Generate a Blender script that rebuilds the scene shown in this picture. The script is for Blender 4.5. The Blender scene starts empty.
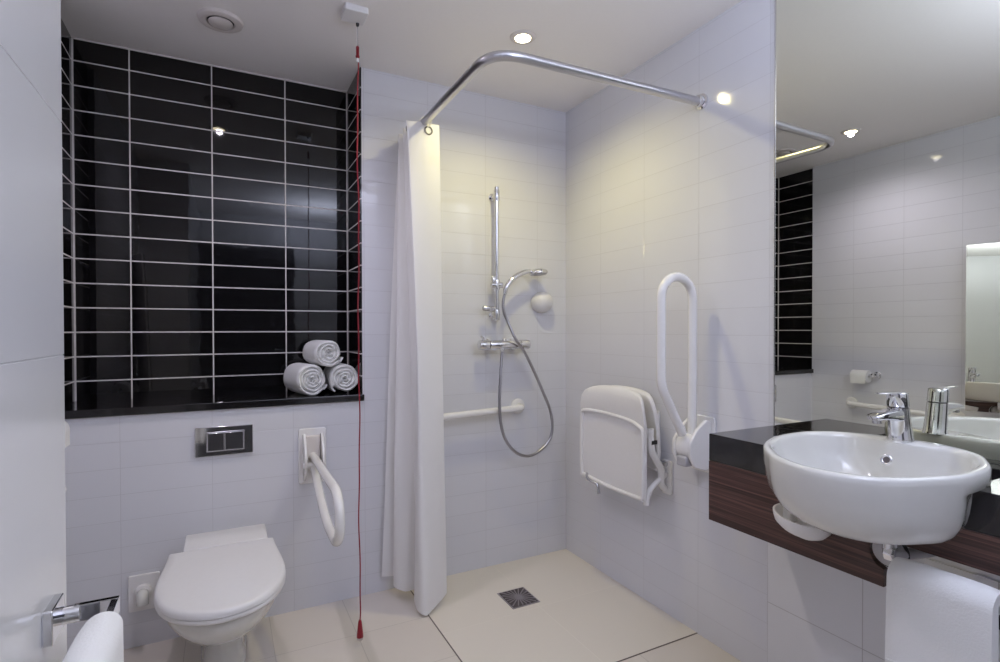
import bpy, bmesh, math, random
from mathutils import Vector, Matrix
random.seed(7)
PI = math.pi
sc = bpy.context.scene
COL = sc.collection

# ------------------------------------------------------------------ helpers
def V(*a): return Vector(a)

def base_of(o):
    l = Vector((0, 0, 0))
    while o is not None:
        l += o.location
        o = o.parent
    return l

def obj(name, bm, mat, parent=None, smooth=True, loc=None, angle=40, sub=0, bevel=0, bseg=2):
    """links the bmesh (written in world coordinates) as one mesh object"""
    me = bpy.data.meshes.new(name)
    org = base_of(parent) if parent else (Vector(loc) if loc else Vector((0, 0, 0)))
    bmesh.ops.recalc_face_normals(bm, faces=bm.faces[:])
    bmesh.ops.translate(bm, verts=bm.verts[:], vec=-org)
    bm.to_mesh(me); bm.free()
    o = bpy.data.objects.new(name, me)
    COL.objects.link(o)
    if parent: o.parent = parent
    else: o.location = org
    if mat: me.materials.append(mat)
    if smooth:
        me.polygons.foreach_set('use_smooth', [True] * len(me.polygons))
        try: me.set_sharp_from_angle(angle=math.radians(angle))
        except Exception: pass
    if bevel:
        m = o.modifiers.new('Bevel', 'BEVEL'); m.width = bevel; m.segments = bseg
        m.limit_method = 'ANGLE'; m.angle_limit = math.radians(40); m.harden_normals = False
    if sub:
        m = o.modifiers.new('Subdivision', 'SUBSURF'); m.levels = sub; m.render_levels = sub
    return o

def tag(o, label, cat, group=None):
    o['label'] = label; o['category'] = cat; o['kind'] = 'thing'
    if group: o['group'] = group
    return o

def thing(name, label, cat, loc, group=None):
    o = bpy.data.objects.new(name, None); COL.objects.link(o)
    o.location = loc; o.empty_display_size = .05
    return tag(o, label, cat, group)

def struct(name, bm, mat, **k):
    o = obj(name, bm, mat, **k); o['kind'] = 'structure'
    return o

def B(): return bmesh.new()

def box(bm, lo, hi):
    x0, y0, z0 = lo; x1, y1, z1 = hi
    v = [bm.verts.new(p) for p in [(x0,y0,z0),(x1,y0,z0),(x1,y1,z0),(x0,y1,z0),(x0,y0,z1),(x1,y0,z1),(x1,y1,z1),(x0,y1,z1)]]
    for f in [(0,3,2,1),(4,5,6,7),(0,1,5,4),(1,2,6,5),(2,3,7,6),(3,0,4,7)]:
        bm.faces.new([v[i] for i in f])
    return bm

def quad(bm, pts):
    bm.faces.new([bm.verts.new(p) for p in pts]); return bm

def loft(bm, rings, caps=True, closed=True):
    vr = [[bm.verts.new(p) for p in r] for r in rings]
    n = len(vr[0])
    for a, b in zip(vr, vr[1:]):
        for i in range(n if closed else n - 1):
            j = (i + 1) % n
            bm.faces.new((a[i], a[j], b[j], b[i]))
    if caps and closed:
        bm.faces.new(list(reversed(vr[0]))); bm.faces.new(vr[-1])
    return vr

def frames(pts, up=None):
    pts = [Vector(p) for p in pts]
    ts = []
    for i in range(len(pts)):
        a = pts[max(i - 1, 0)]; b = pts[min(i + 1, len(pts) - 1)]
        ts.append((b - a).normalized())
    u = Vector(up) if up else (Vector((0, 0, 1)) if abs(ts[0].z) < .9 else Vector((1, 0, 0)))
    out = []
    for p, t in zip(pts, ts):
        u = (u - t * u.dot(t)).normalized()
        out.append((p, t, u, t.cross(u).normalized()))
    return out

def tube(bm, pts, r, seg=16, up=None, shape=None):
    """round tube, or any section given as [(u, w)] in shape"""
    rings = []
    fr = frames(pts, up)
    for k, (p, t, u, w) in enumerate(fr):
        rr = r[k] if isinstance(r, (list, tuple)) else r
        if shape: rings.append([p + u * a * rr + w * b * rr for a, b in shape])
        else: rings.append([p + (u * math.cos(2*PI*i/seg) + w * math.sin(2*PI*i/seg)) * rr for i in range(seg)])
    loft(bm, rings)
    return bm

def fillet(pts, r, n=8):
    pts = [Vector(p) for p in pts]
    out = [pts[0]]
    for i in range(1, len(pts) - 1):
        a, p, b = pts[i-1], pts[i], pts[i+1]
        rr = r[i] if isinstance(r, (list, tuple)) else r
        d1 = (a - p); d2 = (b - p)
        if rr <= 0:
            out.append(p); continue
        l = min(rr, d1.length * .499, d2.length * .499)
        s = p + d1.normalized() * l; e = p + d2.normalized() * l
        for k in range(n + 1):
            t = k / n
            out.append((1-t)**2 * s + 2*t*(1-t) * p + t*t * e)
    out.append(pts[-1])
    return out

def smooth_path(pts, n=8):
    """Catmull-Rom through the points"""
    P = [Vector(p) for p in pts]
    P = [P[0]*2 - P[1]] + P + [P[-1]*2 - P[-2]]
    out = []
    for i in range(1, len(P) - 2):
        for k in range(n):
            t = k / n
            a, b, c, d = P[i-1], P[i], P[i+1], P[i+2]
            out.append(.5 * ((2*b) + (c - a)*t + (2*a - 5*b + 4*c - d)*t*t + (3*b - a - 3*c + d)*t**3))
    out.append(P[-2])
    return out

def lathe(bm, prof, o, axis, seg=32, caps=True):
    """prof = [(radius, height along axis)]"""
    o = Vector(o); a = Vector(axis).normalized()
    u = a.orthogonal().normalized(); w = a.cross(u)
    rings = [[o + a*h + (u*math.cos(2*PI*i/seg) + w*math.sin(2*PI*i/seg))*max(r, 1e-4) for i in range(seg)] for r, h in prof]
    loft(bm, rings, caps=caps)
    return bm

def torus(bm, o, axis, R, r, seg=32, sg=10):
    o = Vector(o); a = Vector(axis).normalized(); u = a.orthogonal().normalized(); w = a.cross(u)
    vs = []
    for i in range(seg):
        d = u*math.cos(2*PI*i/seg) + w*math.sin(2*PI*i/seg)
        vs.append([bm.verts.new(o + d*(R + r*math.cos(2*PI*j/sg)) + a*r*math.sin(2*PI*j/sg)) for j in range(sg)])
    for i in range(seg):
        for j in range(sg):
            bm.faces.new((vs[i][j], vs[(i+1)%seg][j], vs[(i+1)%seg][(j+1)%sg], vs[i][(j+1)%sg]))
    return bm

def prism(bm, poly, axis, a, b):
    """poly = 2D outline, extruded along world axis from a to b"""
    def pt(p, h):
        if axis == 'x': return (h, p[0], p[1])
        if axis == 'y': return (p[0], h, p[1])
        return (p[0], p[1], h)
    loft(bm, [[pt(p, a) for p in poly], [pt(p, b) for p in poly]])
    return bm

def rrect(x0, y0, x1, y1, r, n=6):
    out = []
    for cx, cy, a0 in ((x1-r, y1-r, 0), (x0+r, y1-r, PI/2), (x0+r, y0+r, PI), (x1-r, y0+r, 3*PI/2)):
        for k in range(n + 1):
            a = a0 + PI/2 * k / n
            out.append((cx + r*math.cos(a), cy + r*math.sin(a)))
    return out

# ------------------------------------------------------------------ materials
def new_mat(name):
    m = bpy.data.materials.new(name); m.use_nodes = True
    nt = m.node_tree
    return m, nt, nt.nodes['Principled BSDF']

def plain(name, col, rough=.4, metal=0, coat=0, spec=.5, bump=0, bscale=60):
    m, nt, b = new_mat(name)
    b.inputs['Base Color'].default_value = (*col, 1)
    b.inputs['Roughness'].default_value = rough
    b.inputs['Metallic'].default_value = metal
    b.inputs['Specular IOR Level'].default_value = spec
    if coat: b.inputs['Coat Weight'].default_value = coat; b.inputs['Coat Roughness'].default_value = .05
    g = nt.nodes.new('ShaderNodeNewGeometry')
    n = nt.nodes.new('ShaderNodeTexNoise'); n.inputs['Scale'].default_value = bscale; n.inputs['Detail'].default_value = 4
    nt.links.new(g.outputs['Position'], n.inputs['Vector'])
    # faint colour unevenness so no surface is a flat fill
    mx = nt.nodes.new('ShaderNodeMixRGB'); mx.blend_type = 'MULTIPLY'; mx.inputs[0].default_value = .04
    mx.inputs[1].default_value = (*col, 1)
    nt.links.new(n.outputs['Fac'], mx.inputs[2]); nt.links.new(mx.outputs[0], b.inputs['Base Color'])
    if bump:
        bp = nt.nodes.new('ShaderNodeBump'); bp.inputs['Strength'].default_value = bump; bp.inputs['Distance'].default_value = .004
        nt.links.new(n.outputs['Fac'], bp.inputs['Height']); nt.links.new(bp.outputs['Normal'], b.inputs['Normal'])
    return m

def tile_mat(name, uv, off, size, tile, grout, rough, mortar, var=.02, wave=.25, grough=.7, bumpd=.0015):
    """uv = which world axes run along the rows and up; off = where a joint lies"""
    m, nt, b = new_mat(name)
    N = nt.nodes.new; L = nt.links.new
    g = N('ShaderNodeNewGeometry'); s = N('ShaderNodeSeparateXYZ'); L(g.outputs['Position'], s.inputs[0])
    c = N('ShaderNodeCombineXYZ')
    for k in range(2):
        a = N('ShaderNodeMath'); a.operation = 'SUBTRACT'; a.inputs[1].default_value = off[k] - 50 * size[k] 
        L(s.outputs['XYZ'.index(uv[k])], a.inputs[0]); L(a.outputs[0], c.inputs[k])
    br = N('ShaderNodeTexBrick'); br.offset = 0; br.squash = 1
    br.inputs['Scale'].default_value = 1; br.inputs['Brick Width'].default_value = size[0]; br.inputs['Row Height'].default_value = size[1]
    br.inputs['Mortar Size'].default_value = mortar; br.inputs['Mortar Smooth'].default_value = .15; br.inputs['Bias'].default_value = 0
    v = 1 - var
    br.inputs['Color1'].default_value = (*tile, 1); br.inputs['Color2'].default_value = (*[x*v for x in tile], 1); br.inputs['Mortar'].default_value = (*grout, 1)
    L(c.outputs[0], br.inputs['Vector']); L(br.outputs['Color'], b.inputs['Base Color'])
    mr = N('ShaderNodeMapRange'); mr.inputs['To Min'].default_value = rough; mr.inputs['To Max'].default_value = grough
    L(br.outputs['Fac'], mr.inputs['Value']); L(mr.outputs[0], b.inputs['Roughness'])
    b1 = N('ShaderNodeBump'); b1.invert = True; b1.inputs['Strength'].default_value = .5; b1.inputs['Distance'].default_value = bumpd
    L(br.outputs['Fac'], b1.inputs['Height'])
    n = N('ShaderNodeTexNoise'); n.inputs['Scale'].default_value = 7; n.inputs['Detail'].default_value = 2
    L(g.outputs['Position'], n.inputs['Vector'])
    b2 = N('ShaderNodeBump'); b2.inputs['Strength'].default_value = wave; b2.inputs['Distance'].default_value = .004
    L(n.outputs['Fac'], b2.inputs['Height']); L(b1.outputs['Normal'], b2.inputs['Normal'])
    L(b2.outputs['Normal'], b.inputs['Normal'])
    return m

WT = (.70, .70, .745); WG = (.57, .565, .60)
TX, TX0, TZ0 = .3065, -2.022, .09
M = {}
M['tile_back'] = tile_mat('white tile back', 'XZ', (TX0, TZ0), (TX, .1), WT, WG, .07, .0011)
M['tile_right'] = tile_mat('white tile right', 'YZ', (-.305, TZ0), (.31, .1), WT, WG, .07, .0011)
M['tile_left'] = tile_mat('white tile left', 'YZ', (-.29, TZ0), (.305, .1), WT, WG, .07, .0011)
M['tile_big'] = tile_mat('white panel tile', 'YZ', (-1.235, .27), (.31, .33), WT, (.45, .43, .46), .08, .0013)
BT = (.0055, .0052, .006); BG = (.66, .63, .62)
M['black_back'] = tile_mat('black tile back', 'XZ', (-2.02, 1.003), (TX, .1005), BT, BG, .035, .0029, var=0, wave=.12, bumpd=.001)
M['black_side'] = tile_mat('black tile side', 'YZ', (.288, 1.003), (.3, .1005), BT, BG, .035, .0029, var=0, wave=.12, bumpd=.001)
M['floor'] = tile_mat('beige floor tile', 'XY', (-.905, -.92), (.3017, .3067), (.70, .64, .575), (.56, .51, .46), .33, .0016, var=.04, wave=.1)
M['shower_floor'] = tile_mat('beige shower floor', 'XY', (-.905, -.92), (.4525, .46), (.74, .685, .605), (.79, .74, .66), .33, .0014, var=.03, wave=.1)
M['ceiling'] = plain('ceiling paint', (.90, .87, .86), .8, bump=.05, bscale=90)
M['grout_dark'] = plain('dark joint', (.16, .13, .12), .8)
M['panel'] = plain('white gloss panel', (.76, .76, .78), .22, coat=.3, bump=.02, bscale=6)
M['porcelain'] = plain('porcelain', (.665, .66, .64), .06, coat=.6)
M['plastic'] = plain('white plastic', (.80, .785, .79), .28, coat=.1)
M['powder'] = plain('white coated metal', (.84, .825, .82), .22, coat=.3)
M['chrome'] = plain('chrome', (.80, .80, .82), .06, metal=1)
M['steel'] = plain('brushed steel', (.62, .62, .65), .25, metal=1)
M['alu'] = plain('satin aluminium', (.60, .59, .62), .30, metal=1)
M['hose'] = plain('metal hose', (.42, .41, .44), .3, metal=1)
M['granite'] = plain('black stone', (.012, .011, .013), .10, coat=.3, bump=.02, bscale=200)
M['dark'] = plain('dark rubber', (.02, .018, .02), .5)
M['greyplastic'] = plain('grey plastic', (.42, .41, .44), .4)
M['door'] = plain('dark added door', (.05, .05, .055), .45)  # dark tone chosen for what niche tiles and flush plate reflect
M['red'] = plain('red plastic', (.27, .008, .022), .35)
M['cordgrey'] = plain('pale cord', (.55, .52, .52), .6)
M['ring'] = plain('eyelet metal', (.35, .33, .30), .25, metal=1)
M['vent'] = plain('vent plastic', (.70, .65, .63), .45)
M['drain'] = plain('drain steel', (.45, .41, .43), .35, metal=1)
M['drain_slot'] = plain('drain slot', (.10, .085, .09), .7)

def towel_mat():
    m, nt, b = new_mat('towelling')
    b.inputs['Base Color'].default_value = (.80, .80, .80, 1); b.inputs['Roughness'].default_value = .95
    b.inputs['Sheen Weight'].default_value = .25
    g = nt.nodes.new('ShaderNodeNewGeometry')
    v = nt.nodes.new('ShaderNodeTexNoise'); v.inputs['Scale'].default_value = 260; v.inputs['Detail'].default_value = 3
    nt.links.new(g.outputs['Position'], v.inputs['Vector'])
    bp = nt.nodes.new('ShaderNodeBump'); bp.inputs['Strength'].default_value = .35; bp.inputs['Distance'].default_value = .003
    nt.links.new(v.outputs['Fac'], bp.inputs['Height']); nt.links.new(bp.outputs['Normal'], b.inputs['Normal'])
    return m
M['towel'] = towel_mat()

def wood_mat():
    m, nt, b = new_mat('dark striped wood')
    N = nt.nodes.new; L = nt.links.new
    g = N('ShaderNodeNewGeometry'); mp = N('ShaderNodeMapping'); mp.inputs['Scale'].default_value = (1.2, 1.2, 95)
    L(g.outputs['Position'], mp.inputs['Vector'])
    n = N('ShaderNodeTexNoise'); n.inputs['Scale'].default_value = 1.6; n.inputs['Detail'].default_value = 5; n.inputs['Roughness'].default_value = .65
    L(mp.outputs[0], n.inputs['Vector'])
    r = N('ShaderNodeValToRGB'); r.color_ramp.elements[0].position = .34; r.color_ramp.elements[1].position = .70
    r.color_ramp.elements[0].color = (.022, .010, .010, 1); r.color_ramp.elements[1].color = (.17, .088, .072, 1)
    e = r.color_ramp.elements.new(.52); e.color = (.075, .036, .031, 1)
    L(n.outputs['Fac'], r.inputs[0]); L(r.outputs[0], b.inputs['Base Color'])
    b.inputs['Roughness'].default_value = .35
    return m
M['wood'] = wood_mat()

def mirror_mat():
    m, nt, b = new_mat('mirror silver')
    b.inputs['Base Color'].default_value = (.82, .83, .745, 1); b.inputs['Metallic'].default_value = 1; b.inputs['Roughness'].default_value = 0
    return m
M['mirror'] = mirror_mat()

M['mirror_leaf'] = mirror_mat(); M['mirror_leaf'].node_tree.nodes['Principled BSDF'].inputs['Base Color'].default_value = (.93, .91, .86, 1)

def curtain_mat():
    m, nt, b = new_mat('curtain cloth')
    N = nt.nodes.new; L = nt.links.new
    b.inputs['Base Color'].default_value = (.86, .85, .86, 1); b.inputs['Roughness'].default_value = .45
    t = N('ShaderNodeBsdfTranslucent'); t.inputs[0].default_value = (.86, .85, .86, 1)
    mx = N('ShaderNodeMixShader'); mx.inputs[0].default_value = .13
    L(b.outputs[0], mx.inputs[1]); L(t.outputs[0], mx.inputs[2])
    L(mx.outputs[0], nt.nodes['Material Output'].inputs['Surface'])
    return m
M['curtain'] = curtain_mat()

def emit(name, col, s):
    m, nt, b = new_mat(name)
    b.inputs['Base Color'].default_value = (.8, .8, .8, 1)
    b.inputs['Emission Color'].default_value = (*col, 1); b.inputs['Emission Strength'].default_value = s
    return m
M['lamp'] = emit('lamp glow', (1, .88, .58), 14)

# ------------------------------------------------------------------ the room
XL, XR, YN, H = -2.19, 0.0, -3.1, 2.4
NXL, NXR, ND, NZ = -2.214, -1.112, .288, .89
PX, PY = -1.89, -1.405       # projecting panel by the entrance
SX, SY = -.905, -.92         # shower floor

bm = B()                     # white part of the back wall, with its thickness around the niche
box(bm, (XL - .1, 0, -.1), (NXR, ND + .02, NZ))
box(bm, (NXR, 0, -.1), (XR + .1, ND + .02, H + .02))
struct('wall_back', bm, M['tile_back'], smooth=False)

bm = B()
box(bm, (NXL - .02, ND, NZ), (NXR + .02, ND + .08, H + .02))
struct('wall_niche_back', bm, M['black_back'], smooth=False)
bm = B()
box(bm, (NXL - .08, 0, NZ), (NXL, ND, H + .02))
struct('wall_niche_left', bm, M['black_side'], smooth=False)
bm = B()
box(bm, (NXR - .006, .002, NZ), (NXR - .0005, ND, H + .02))
struct('wall_niche_right', bm, M['black_side'], smooth=False)

bm = B()
box(bm, (XR, YN, -.1), (XR + .1, 0, H + .02))
struct('wall_right', bm, M['tile_right'], smooth=False)
bm = B()
box(bm, (-.006, YN, 0), (-.0005, -1.235, .598))
struct('wall_right_lower', bm, M['tile_big'], smooth=False)

bm = B()
box(bm, (XL - .1, PY, -.1), (XL, 0, H + .02))
struct('wall_left', bm, M['tile_left'], smooth=False)
bm = B()
for z0, z1 in ((0, 1.1733), (1.1747, 1.5303), (1.5317, H)):
    box(bm, (XL - .1, YN, z0), (PX, PY, z1))
box(bm, (XL - .1, YN, 0), (PX - .0015, PY - .0015, H))
struct('wall_entrance', bm, M['panel'], smooth=False, bevel=.0007)

bm = B()
box(bm, (-1.0, YN - .1, -.1), (XR + .1, YN, H + .02)); box(bm, (XL - .1, YN - .1, 2.08), (-1.0, YN, H + .02))
struct('wall_front', bm, M['panel'], smooth=False)
bm = B()
box(bm, (PX, YN - .045, 0), (-1.0, YN - .005, 2.08))  # unseen door, added dark so the black niche has little to reflect
door = struct('added_dark_door', bm, M['door'], smooth=False)
bm = B(); tube(bm, fillet([(-1.08, YN - .005, 1.0), (-1.08, YN + .045, 1.0), (-1.20, YN + .045, 1.0)], .02, 5), .009, 12); obj('door_handle', bm, M['steel'], door)
bm = B()
box(bm, (XL - .1, YN, -.1), (XR, 0, 0))
struct('floor', bm, M['floor'], smooth=False)
bm = B()
box(bm, (SX, SY, 0), (XR, 0, .0015))
struct('floor_shower', bm, M['shower_floor'], smooth=False)
bm = B(); box(bm, (SX - .004, SY - .004, 0), (SX, 0, .002)); struct('trim_1', bm, M['grout_dark'], smooth=False)
bm = B(); box(bm, (SX - .004, SY - .004, 0), (XR, SY, .002)); struct('trim_2', bm, M['grout_dark'], smooth=False)

bm = B()
box(bm, (XL - .15, YN, H), (XR + .1, ND + .08, H + .1))
struct('ceiling', bm, M['ceiling'], smooth=False)

M['grout_white'] = plain('white joint', BG, .7)
for k, (lo, hi) in enumerate([((NXL, ND - .004, .921), (NXL + .006, ND, H)), ((NXR - .0105, ND - .004, .921), (NXR - .0055, ND, H)), ((NXL, ND - .004, H - .005), (NXR, ND, H))]):
    bm = B(); box(bm, lo, hi); struct('trim_%d' % (3 + k), bm, M['grout_white'], smooth=False)

# ------------------------------------------------------------------ mirrors
MY0 = -1.259
o = thing('wall_mirror', 'large frameless wall mirror above the black counter and basin', 'mirror', (0, MY0, .884))
bm = B(); box(bm, (-.0055, -3.05, .884), (-.0005, MY0, 2.395)); obj('glass', bm, M['mirror'], o, smooth=False)
bm = B(); box(bm, (-.0065, MY0 - .0005, .884), (-.0004, MY0 + .003, 2.395)); obj('edge_trim', bm, M['steel'], o, smooth=False)

# a mirror leaf standing ajar on the left wall; only its reflection is in the picture
ed = Vector((-2.080, -.962)); nrm = Vector((.938, -.347)); al = Vector((-.347, -.938))
wl = (XL + .02 - ed.x)/al.x
tilt = -.040
o = thing('hinged_mirror', 'tall frameless mirror standing ajar on the left wall, reflected at right edge', 'mirror', (ed.x + al.x*wl, ed.y + al.y*wl, .75))
def leaf(bm, a0, a1, z0, z1, d0, d1):
    v = []
    for z in (z0, z1):
        for a, d in ((a0, d0), (a1, d0), (a1, d1), (a0, d1)):
            k = d + (z - .9)*tilt
            v.append((ed.x + al.x*a + nrm.x*k, ed.y + al.y*a + nrm.y*k, z))
    loft(bm, [v[:4], v[4:]]); return bm
bm = leaf(B(), 0, wl, .75, 1.69, 0, .004); obj('glass', bm, M['mirror_leaf'], o, smooth=False)
bm = leaf(B(), -.002, wl, .75, 1.692, -.012, -.0005); obj('backing', bm, M['plastic'], o, smooth=False)
for z in (.85, 1.15, 1.52):
    bm = leaf(B(), wl - .012, wl + .006, z, z + .07, -.022, -.012); obj('hinge', bm, M['steel'], o, smooth=False)

# ------------------------------------------------------------------ niche ledge and rolled towels
bm = B(); box(bm, (NXL, -.012, .89), (NXR + .006, ND, .92))
tag(obj('niche_ledge', bm, M['granite'], smooth=False, loc=(-1.66, .14, .89), bevel=.003), 'polished black stone ledge at the foot of the black-tiled niche', 'ledge')

def rolled_towel(label, x, y, z, r, yaw, turns, a0, length=.19):
    o = thing('rolled_towel', label, 'towel', (x, y, z - r), 'rolled white towels on the niche ledge')
    bm = B()
    n = int(turns * 26); r0 = .010; th = (r - r0) / turns
    rows = []
    for i in range(n + 1):
        t = i / n; a = a0 + 2*PI*turns*t
        rad = r0 + (r - r0 - th*.0) * t
        wob = 1 + .028*math.sin(2.3*a + a0) + .018*math.sin(5.1*a)
        ro = rad*wob; ri = max(ro - th*.95, .002)
        rows.append((a, ri, ro))
    c, s = math.cos(yaw), math.sin(yaw)
    def P(a, rr, h):
        lx = rr*math.cos(a); lz = rr*math.sin(a)
        return (x + lx*c - h*s, y + lx*s + h*c, z + lz)
    ring = []
    for a, ri, ro in rows:
        e0 = .004*math.sin(5*a); mid = (ri + ro)/2
        ring.append([P(a, ri, .004 + e0), P(a, mid, -.004 + e0), P(a, ro, .005 + e0), P(a, ro*1.0, .02), P(a, ro*1.005, length*.5), P(a, ro*1.0, length - .02),
                     P(a, ro, length - .005), P(a, mid, length), P(a, ri, length - .005)])
    loft(bm, ring)
    roll = obj('towel_roll', bm, M['towel'], o, angle=60)
    # hem flap at the outer end of the roll
    a, ri, ro = rows[-1]
    bm = B()
    fl = []
    for k in range(5):
        aa = a + k*.09; rr = ro*(1.0 + .006*k)
        fl.append([P(aa, rr - .004, .004), P(aa, rr + .0035, .004), P(aa, rr + .0035, length - .004), P(aa, rr - .004, length - .004)])
    loft(bm, fl)
    obj('hem', bm, M['towel'], roll)
    return o
rolled_towel('rolled white towel on the black ledge, left one of the bottom pair', -1.325, .030, .92 + .074, .074, .22, 4.2, -2.0)
rolled_towel('rolled white towel on the black ledge, beside the red cord', -1.183, .030, .92 + .070, .070, .02, 4.0, -2.6)
rolled_towel('rolled white towel lying on top of the other two', -1.256, .020, 1.110, .066, .16, 3.7, 1.2)

# ------------------------------------------------------------------ ceiling fittings
def downlight(label, x, y, group):
    o = thing('ceiling_downlight', label, 'downlight', (x, y, H), group)
    bm = B(); lathe(bm, [(.031, -.001), (.031, .005), (.036, .0075), (.048, .0055), (.053, .0), (.050, -.001)], (x, y, H), (0, 0, -1), 40)
    obj('trim_ring', bm, M['vent'], o)
    bm = B(); lathe(bm, [(.001, .0078), (.026, .0085), (.031, .0075), (.031, .003)], (x, y, H), (0, 0, -1), 32)
    obj('lens', bm, M['lamp'], o)
    return o
GL = 'recessed ceiling downlights'
downlight('round recessed downlight over the shower area', -.585, -.55, GL)
downlight('round recessed downlight over the toilet side, seen only as a reflection', -1.69, -.55, GL)

def spot(x, y, z, power, col, size=150, blend=.6, radius=.03, target=None):
    l = bpy.data.lights.new('lamp', 'SPOT'); l.energy = power; l.color = col; l.spot_size = math.radians(size); l.spot_blend = blend; l.shadow_soft_size = radius
    o = bpy.data.objects.new('lamp', l); COL.objects.link(o); o.location = (x, y, z)
    if target: o.rotation_euler = (Vector(target) - o.location).to_track_quat('-Z', 'Y').to_euler()
    return o

o = thing('ceiling_vent', 'round white extractor vent in the ceiling before the niche', 'vent', (-1.675, -.125, H))
bm = B(); lathe(bm, [(.055, -.001), (.047, .004), (.050, .012), (.062, .015), (.076, .009), (.080, 0), (.078, -.001)], (-1.675, -.125, H), (0, 0, -1), 48)
obj('outer_ring', bm, M['vent'], o)
bm = B(); lathe(bm, [(.02, -.002), (.02, .006), (.040, .008), (.043, .012), (.036, .018), (.001, .021)], (-1.675, -.125, H), (0, 0, -1), 48)
obj('valve_disc', bm, M['vent'], o)
bm = B(); lathe(bm, [(.001, .0), (.049, .0), (.049, .0035), (.001, .0035)], (-1.675, -.125, H), (0, 0, -1), 48)
obj('shaft', bm, M['dark'], o)

CX, CY = -1.213, -.384
o = thing('alarm_pull_cord', 'red emergency pull cord hanging from a white ceiling box', 'pull cord', (CX, CY, 0))
bm = B(); 
poly = rrect(-1.274, -.462, -1.188, -.374, .008)
prism(bm, poly, 'z', 2.376, H)
cbox = obj('ceiling_box', bm, M['plastic'], o, bevel=.003)
bm = B(); lathe(bm, [(.006, 0), (.006, .008), (.003, .014)], (CX, CY, 2.377), (0, 0, -1), 16); obj('cord_outlet', bm, M['dark'], cbox)
bm = B(); tube(bm, [(CX, CY, 2.364), (CX + .0005, CY, 2.29)], .0016, 8); obj('upper_cord', bm, M['cordgrey'], o)
bm = B(); lathe(bm, [(.003, 0), (.006, .004), (.006, .035), (.0075, .037), (.0075, .042), (.004, .046)], (CX, CY, 2.290), (0, 0, -1), 16); conn = obj('connector', bm, M['red'], o)
bm = B(); lathe(bm, [(.004, 0), (.005, .003), (.005, .012), (.004, .016)], (CX, CY, 2.244), (0, 0, -1), 16); obj('connector_cap', bm, M['plastic'], conn)
bm = B()
pts = [(CX + .002*math.sin(z*9) + .0012*math.sin(z*23), CY + .0015*math.cos(z*13), z) for z in [2.228 - .0305*i for i in range(70)]] + [(CX, CY, .09)]
tube(bm, pts, .0026, 8); obj('red_cord', bm, M['red'], o)
bm = B(); lathe(bm, [(.004, 0), (.0065, .006), (.0115, .05), (.0125, .062), (.0125, .066)], (CX, CY, .098), (0, 0, -1), 20); pull = obj('cord_pull', bm, M['red'], o)
bm = B(); lathe(bm, [(.0122, 0), (.0122, .008), (.007, .013)], (CX, CY, .032), (0, 0, -1), 20); obj('pull_tip', bm, M['cordgrey'], pull)

# ------------------------------------------------------------------ toilet
TXC = -1.678
def pan_ring(z, hw, yf, yb, hb, n=20):
    """outline seen from above: half ellipse at the front, tapering straight to a narrower back"""
    pts = []
    ym = yf + (yb - yf) * .50
    for i in range(n + 1):
        a = PI * i / n
        pts.append((TXC - hw*math.cos(a), ym - (ym - yf)*math.sin(a)**.9 if math.sin(a) > 0 else ym, z))
    k = 6
    for i in range(1, k):
        t = i/k; s = t*t*(3 - 2*t)
        pts.append((TXC + hw + (hb - hw)*s, ym + (yb - ym)*t, z))
    pts.append((TXC + hb, yb, z)); pts.append((TXC - hb, yb, z))
    for i in range(k - 1, 0, -1):
        t = i/k; s = t*t*(3 - 2*t)
        pts.append((TXC - hw - (hb - hw)*s, ym + (yb - ym)*t, z))
    return pts
toilet = thing('toilet', 'white toilet with closed lid below the chrome flush plate', 'toilet', (TXC, -.35, 0))
bm = B()
rings = [(0, .075, -.40, 0, .085), (.02, .068, -.39, 0, .078), (.12, .064, -.385, 0, .085), (.165, .072, -.41, 0, .10), (.195, .098, -.47, 0, .12), (.225, .124, -.555, 0, .135),
         (.26, .146, -.635, 0, .145), (.30, .163, -.695, 0, .15), (.34, .177, -.738, 0, .135), (.372, .183, -.757, 0, .118), (.385, .181, -.756, 0, .116), (.389, .174, -.747, -.004, .112)]
loft(bm, [pan_ring(*r) for r in rings])
obj('pan', bm, M['porcelain'], toilet, angle=70)
def lid_ring(z, ins, yb=-.255):
    return pan_ring(z, .186 - ins, -.772 + ins, yb - ins, .171 - ins)
bm = B()
loft(bm, [lid_ring(.391, .006), lid_ring(.393, .002), lid_ring(.400, .0), lid_ring(.406, .0015)])
obj('seat', bm, M['plastic'], toilet, angle=50)
bm = B()
loft(bm, [lid_ring(.4065, .0035), lid_ring(.4085, .0), lid_ring(.418, .0), lid_ring(.426, .004), lid_ring(.4295, .011), lid_ring(.4305, .03)])
obj('lid', bm, M['plastic'], toilet, angle=50)
bm = B()
prism(bm, [(-.254, .389), (-.085, .389), (-.085, .424), (-.095, .43), (-.2, .4305), (-.254, .428)], 'x', TXC - .126, TXC + .150)
obj('hinge_block', bm, M['plastic'], toilet, bevel=.004)

o = thing('flush_plate', 'chrome dual flush plate on the white tiles above the toilet', 'flush plate', (-1.671, 0, .704))
bm = B(); prism(bm, rrect(-1.776, .704, -1.566, .822, .004), 'y', -.010, 0); obj('plate', bm, M['chrome'], o, bevel=.002)
bm = B(); prism(bm, rrect(-1.736, .722, -1.598, .802, .002), 'y', -.0125, -.010); surround = obj('button_surround', bm, M['steel'], o, bevel=.001)
bm = B(); prism(bm, rrect(-1.732, .726, -1.6725, .798, .002), 'y', -.018, -.0125); obj('flush_button', bm, M['chrome'], surround, bevel=.0015)
bm = B(); prism(bm, rrect(-1.6695, .726, -1.602, .798, .002), 'y', -.018, -.0125); obj('flush_button', bm, M['chrome'], surround, bevel=.0015)

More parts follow.
